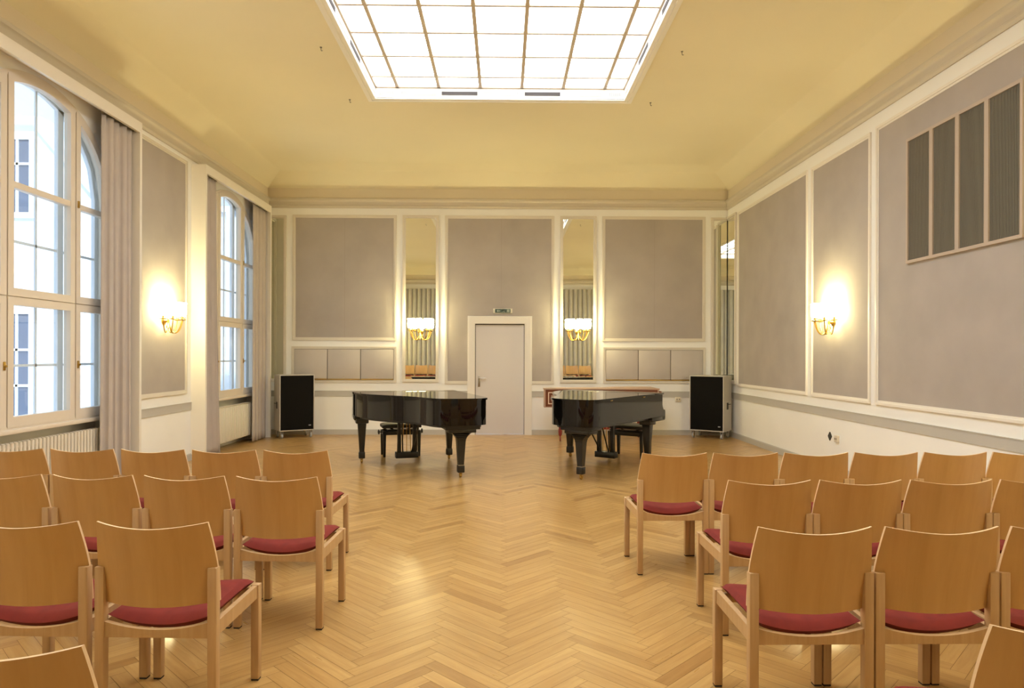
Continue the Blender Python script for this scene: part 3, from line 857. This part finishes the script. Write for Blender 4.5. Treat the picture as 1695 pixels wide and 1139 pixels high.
def make_piano(label, loc, rz):
    t = empty('grand_piano', loc, rz); tag(t, label, 'piano', 'black grand pianos')
    def flat(mb): 
        for f in mb.bm.faces: f.smooth = False
    mb = MB(); mb.prism(body(), .645, LB); rim_ = mb.build('case', M['black'], t)
    for f in rim_.data.polygons: f.use_smooth = len(f.vertices) == 4 and abs(f.normal.z) < .1
    mb = MB(); mb.prism(body(-.06, .2), .615, .646); mb.build('underframe', M['blackwood'], t)
    mb = MB(); mb.prism(body(.016, -.035), LB + .001, LT); l1 = mb.build('lid', M['black'], t)
    mb = MB(); mb.box(-.726, .726, -.033, .265, LB + .001, LT, .004); mb.build('front_flap', M['black'], t)
    for y in (-.35, -1.25):
        mb = MB(); mb.box(.71, .722, y - .025, y + .025, LB - .012, LB + .006); mb.tube([(.722, y - .02, LB), (.722, y + .02, LB)], .006, 6); mb.build('lid_hinge', M['brass'], t)
    # keyboard end
    mb = MB(); mb.box(-.71, .71, -.08, .34, .585, .645, .006); mb.build('keybed', M['black'], t)
    for s in (-1, 1):
        mb = MB(); x0, x1 = sorted((s * .71, s * .63))
        mb.prism([(.25, .60), (.34, .60), (.345, .63), (.345, .70), (.335, .725), (.285, .735), (.26, .77), (.25, .80)], x0, x1, fn=lambda y, z, x: (x, y, z))
        mb.build('cheek', M['black'], t)
    mb = MB(); mb.box(-.63, .63, .25, .262, .70, .90); mb.build('fallboard', M['black'], t)
    keys = MB()
    for k in range(52): keys.box(-.62 + k * .02385, -.62 + (k + 1) * .02385 - .001, .262, .335, .646, .685)
    kb = keys.build('keys', M['ivory'], t)
    mb = MB(); mb.box(-.63, .63, .336, .35, .62, .675, .003); mb.build('key_slip', M['black'], t)
    # legs
    def leg(x, y, big=False):
        mb = MB()
        if big:
            mb.box(x - .21, x + .21, y - .13, y + .13, .585, .616, .006); mb.box(x - .165, x + .165, y - .11, y + .11, .545, .586, .006)
            for k in range(5):
                a0, a1 = .05 + .075 * (k / 5) ** 2, .05 + .075 * ((k + 1) / 5) ** 2
                mb.taper(x, y, .44 + .021 * k, .44 + .021 * (k + 1), a0, .052, a1, .056 + .004 * k)
            mb.taper(x, y, .155, .44, .033, .033, .050, .050)
        else:
            mb.box(x - .085, x + .085, y - .085, y + .085, .54, .616, .012)
            mb.taper(x, y, .155, .54, .032, .032, .056, .056, .003)
        mb.box(x - .042, x + .042, y - .042, y + .042, .062, .150, .010)
        lg = mb.build('leg', M['blackwood'], t)
        mb = MB(); mb.box(x - .036, x + .036, y - .036, y + .036, .149, .157); mb.build('leg_ring', M['steel'] if big else M['blackwood'], lg)
        mb = MB(); mb.lathe(x, y, [(.022, .062), (.020, .052), (.010, .046)], 10)
        mb.lathe(0, 0, [(.004, -.014), (.024, -.012), (.026, 0), (.024, .012), (.004, .014)], 14, fn=lambda a, b, c_: (x + c_, y + .012 + a, .026 + b))
        mb.box(x - .017, x - .014, y - .004, y + .02, .022, .05); mb.box(x + .014, x + .017, y - .004, y + .02, .022, .05)
        mb.build('caster', M['brass'], lg)
    leg(-.605, 0); leg(.605, 0); leg(.43, -1.47, True)
    # pedal lyre
    ly = None
    mb = MB(); 
    for s in (-1, 1): mb.taper(s * .105, -.04, .13, .60, .026, .03, .02, .025, .004)
    mb.box(-.155, .155, -.09, .03, .05, .135, .010); mb.box(-.14, .14, -.08, .02, .555, .60)
    ly = mb.build('pedal_lyre', M['blackwood'], t)
    mb = MB()
    for x in (-.05, 0, .05): mb.tube([(x * 1.15, -.03, .13), (x * .8, -.03, .58)], .0045, 6)
    mb.build('pedal_rods', M['brass'], ly)
    for x in (-.07, 0, .07):
        mb = MB(); mb.tube([(x, .02, .075), (x, .08, .078), (x, .15, .07), (x, .17, .062)], .014, 8); mb.build('pedal', M['brass'], ly)
    for s in (-1, 1):
        mb = MB(); mb.tube([(s * .06, -.07, .12), (s * .12, -.42, .60)], .010, 6); mb.build('lyre_brace', M['blackwood'], ly)
    return t
P1 = (-1.348, 9.482, 0); P2 = (1.450, 9.519, 0)
A1, A2 = math.atan2(.349, 1.163), radians(-36.6)
make_piano('black grand piano on the window side of the door, tail towards camera', P1, A1)
make_piano('black grand piano on the panelled-wall side, in front of the wooden keyboard instrument', P2, A2)

def make_bench(label, loc, rz):
    t = empty('piano_bench', loc, rz); tag(t, label, 'bench', 'black piano benches')
    mb = MB()
    V = []
    mb.grid(lambda u, v: (.28 * (2 * u - 1), .17 * (2 * v - 1), .455 + .025 * (1 - abs(2 * u - 1) ** 6) ** .5 * (1 - abs(2 * v - 1) ** 6) ** .5 - .006 * (sin(u * pi * 4) ** 8) * (sin(v * pi * 3) ** 8)), 24, 16)
    mb.box(-.28, .28, -.17, .17, .415, .456, .008); mb.build('seat_cushion', M['leather'], t)
    mb = MB()
    mb.box(-.255, .255, -.145, -.125, .315, .375, .003); mb.box(-.255, .255, .125, .145, .315, .375, .003)
    mb.box(-.265, -.245, -.14, .14, .315, .375, .003); mb.box(.245, .265, -.14, .14, .315, .375, .003); mb.build('frame', M['blackwood'], t)
    mb = MB()
    for x in (-.18, .18):
        mb.tube([(x - .09, 0, .375), (x, 0, .418)], .010, 6); mb.tube([(x + .09, 0, .375), (x, 0, .418)], .010, 6)
    mb.box(-.2, .2, -.1, .1, .372, .386); mb.build('lift_mechanism', M['blackwood'], t)
    for s in (-1, 1):
        mb = MB(); mb.tube([(s * .265, 0, .35), (s * .32, 0, .35)], .008, 6); mb.lathe(0, 0, [(.012, 0), (.035, .006), (.036, .022), (.012, .03)], 14, fn=lambda a, b, c_: (s * (.30 + c_), a, .35 + b)); mb.build('height_knob', M['blackwood'], t)
        for y in (-.135, .135):
            mb = MB(); mb.taper(s * .25, y, 0, .37, .017, .017, .024, .024, .002); mb.build('leg', M['blackwood'], t)
def local(P, a, x, y): return (P[0] + x * cos(a) - y * sin(a), P[1] + x * sin(a) + y * cos(a), 0)
make_bench('black leather piano bench behind the grand piano on the window side', local(P1, A1, 0, .56), A1)
make_bench('black leather piano bench behind the grand piano on the panelled-wall side', local(P2, A2, .07, .56), A2)

# ------------------------------------------------------------------ old keyboard instrument behind the second piano
hp = empty('harpsichord', (1.67, 11.62, 0)); tag(hp, 'red-brown wooden harpsichord with cream inlay lines along the back wall', 'harpsichord')
m = MB(); m.prism([(-.98, 0), (.98, 0), (.98, .72), (.62, .74), (.30, .62), (-.10, .42), (-.70, .34), (-.98, .20)], .58, .885); m.build('case', M['pinkwood'], hp)
m = MB(); m.prism([(-.99, -.012), (.99, -.012), (.99, .73), (.62, .75), (.30, .63), (-.10, .43), (-.70, .35), (-.99, .21)], .886, .906); m.build('lid', M['pinkwood'], hp)
hf = lambda a, z, d: (a, -d, z)
def hring(name, ins, w, d, mt):
    mb = MB(); a0, a1, z0, z1 = -.955 + ins, .955 - ins, .595 + ins, .884 - ins
    mb.ring(rect(a0, a1, z0, z1), rect(a0 + w, a1 - w, z0 + w, z1 - w), .0005, d, hf); mb.build(name, mt, hp)
hring('inlay_band', 0, .042, .004, M['redwood']); hring('inlay_line', .042, .016, .005, M['creamline']); hring('inlay_band', .058, .036, .004, M['redwood'])
m = MB(); m.box(.99, 1.03, .02, .70, .60, .86, .004); m.build('name_board', M['redwood'], hp)
for x, y in ((-.70, .06), (.75, .06), (-.68, .30), (.75, .60)):
    m = MB(); m.lathe(x, y, [(.028, .58), (.03, .50), (.018, .47), (.024, .36), (.030, .25), (.02, .20), (.034, .17), (.03, .11), (.016, .085)], 12)
    lg = m.build('leg', M['redleg'], hp)
    m = MB(); m.lathe(0, 0, [(.004, -.012), (.038, -.01), (.04, 0), (.038, .01), (.004, .012)], 14, fn=lambda a, b, c: (x + c, y + a, .04 + b)); m.box(x - .006, x + .006, y - .02, y + .02, .05, .09); m.build('caster', M['redleg'], lg)
m = MB(); m.box(-.70, .75, .05, .08, .20, .24, .004); m.box(-.70, -.66, .08, .30, .20, .24); m.box(.73, .77, .08, .60, .20, .24); m.build('stretcher', M['redleg'], hp)

# ------------------------------------------------------------------ loudspeakers
def speaker(loc, rz, label, s, hw):
    t = empty('loudspeaker', loc, rz); tag(t, label, 'speaker', 'tall loudspeaker cabinets on casters')
    W, D = hw, .42
    m = MB(); m.ring(rect(-W, W, .135, 1.115), rect(-W + .014, W - .014, .149, 1.101), 0, D, lambda a, z, d: (a, d, z))
    m.box(-W + .01, W - .01, D - .02, D - .001, .14, 1.11); m.build('cabinet', M['speaker'], t)
    m = MB(); m.box(-W + .014, W - .014, .006, .03, .149, 1.101); g = m.build('grille_cloth', M['felt'], t)
    m = MB(); m.box(W - .10, W - .06, .002, .0065, .215, .23); m.build('badge', M['grillepale'], g)
    m = MB(); x = s * W
    m.box(min(x, x + s * .004), max(x, x + s * .004), .16, .25, .52, .64, .0015); h_ = m.build('handle_cup', M['dark'], t)
    m = MB(); m.tube([(x + s * .004, .20, .61), (x + s * .03, .23, .612), (x + s * .03, .29, .612)], .006, 6); m.build('cable', M['dark'], h_)
    for cx_ in (-W + .05, W - .05):
        for cy_ in (.05, D - .05):
            m = MB(); m.box(cx_ - .03, cx_ + .03, cy_ - .03, cy_ + .03, .128, .135); m.box(cx_ - .022, cx_ - .017, cy_ - .02, cy_ + .03, .035, .128); m.box(cx_ + .017, cx_ + .022, cy_ - .02, cy_ + .03, .035, .128)
            c_ = m.build('caster', M['chrome'], t)
            m = MB(); m.lathe(0, 0, [(.006, -.015), (.044, -.014), (.046, 0), (.044, .014), (.006, .015)], 16, fn=lambda a, b, c: (cx_ + c, cy_ + .012 + a, .046 + b)); m.build('caster_wheel', M['grillepale'], c_)
# origin: middle of the front face; front looks towards -y before turning
speaker((-3.618, 12.015, 0), radians(31), 'tall grey loudspeaker with black front on casters, by the windows', -1, .30)
speaker((3.592, 12.057, 0), radians(-37), 'tall grey loudspeaker with black front on casters, by the panelled wall', 1, .31)

# ------------------------------------------------------------------ courtyard outside the windows
bd = empty('courtyard_building', (-11, 17, 0)); tag(bd, 'white rendered building across the courtyard, seen through the windows', 'building')
m = MB(); m.prism([(-8, -6), (6.8, -6), (6.8, 5.0), (1.2, 5.0), (-.6, 7.1), (-8, 7.1)], 0, .4, fn=lambda x, z, y: (x, y, z)); m.build('wall', M['facade'], bd)
m = MB(); m.box(-8, -.4, -.12, .45, 7.1, 7.3); m.prism([(-.75, 7.28), (-.5, 7.28), (1.45, 5.05), (1.2, 4.98)], -.1, .45, fn=lambda x, z, y: (x, y, z)); m.box(1.2, 6.8, -.1, .45, 4.98, 5.12); m.build('roof_edge', M['facadetrim'], bd)
for cx_, z0, z1 in ((-1.0, 4.95, 6.75), (-1.0, -.2, 2.45), (-3.2, 4.95, 6.75), (-3.2, -.2, 2.45)):
    m = MB(); w = .30
    m.ring(rect(cx_ - w - .14, cx_ + w + .14, z0 - .14, z1 + .14), rect(cx_ - w, cx_ + w, z0, z1), .0, .06, lambda a, z, d: (a, -d, z))
    m.box(cx_ - .03, cx_ + .03, -.05, 0, z0, z1)
    for k in (1, 2): m.box(cx_ - w, cx_ + w, -.05, 0, z0 + (z1 - z0) * k / 3 - .03, z0 + (z1 - z0) * k / 3 + .03)
    f = m.build('window', M['facadetrim'], bd)
    m = MB(); m.box(cx_ - w, cx_ + w, -.02, -.001, z0, z1); m.build('pane', M['paneext'], f)
m = MB(); 
for x in (.35, .62, 2.1, 4.2): m.box(x - .05, x + .05, -.10, 0, -6, 4.98 if x > 1.2 else 5.0)
m.build('pilaster', M['facadetrim'], bd)
m = MB(); m.box(-30, XL - .52, -12, 30, -6.2, -6.0); struct(m.build('ground', M['courtyard']), 'courtyard paving below the windows', 'ground')

# ------------------------------------------------------------------ light
w = bpy.data.worlds.new('World'); scene.world = w; w.use_nodes = True
nt = w.node_tree; bg = nt.nodes['Background']
tc = nt.nodes.new('ShaderNodeTexCoord'); sx = nt.nodes.new('ShaderNodeSeparateXYZ'); nt.links.new(tc.outputs['Generated'], sx.inputs[0])
cr = nt.nodes.new('ShaderNodeValToRGB'); cr.color_ramp.elements[0].position = 0; cr.color_ramp.elements[0].color = (.86, .93, 1, 1)
cr.color_ramp.elements[1].position = .8; cr.color_ramp.elements[1].color = (.50, .70, 1, 1)
nt.links.new(sx.outputs['Z'], cr.inputs['Fac']); nt.links.new(cr.outputs['Color'], bg.inputs['Color'])
bg.inputs['Strength'].default_value = 1.8
sun = bpy.data.lights.new('sun', 'SUN'); sun.energy = 5.2; sun.angle = radians(3); sun.color = (1, .98, .95)
so = bpy.data.objects.new('sun', sun); col.objects.link(so); so.rotation_euler = Vector((-.35, .65, -.75)).to_track_quat('-Z', 'Y').to_euler()

# ------------------------------------------------------------------ camera
cam = bpy.data.cameras.new('camera'); co = bpy.data.objects.new('camera', cam); col.objects.link(co)
co.location = (0, 0, CAM_H)
yaw, roll = radians(.69), .003
co.rotation_euler = (Matrix.Rotation(-yaw, 3, 'Z') @ Matrix.Rotation(pi / 2, 3, 'X') @ Matrix.Rotation(roll, 3, 'Z')).to_euler()
cam.sensor_width = 36; cam.sensor_fit = 'HORIZONTAL'; cam.lens = 1130 / 1695 * 36
cam.shift_y = 18.5 / 1695
cam.clip_start = .05
scene.camera = co

vs = scene.view_settings
scene.display_settings.display_device = 'sRGB'
vs.view_transform = 'Standard'; vs.look = 'None'; vs.exposure = .08; vs.gamma = 1; vs.use_curve_mapping = False
cy = scene.cycles
cy.max_bounces = 10; cy.diffuse_bounces = 5; cy.glossy_bounces = 5; cy.transparent_max_bounces = 16
cy.sample_clamp_indirect = 6
cy.use_denoising = True
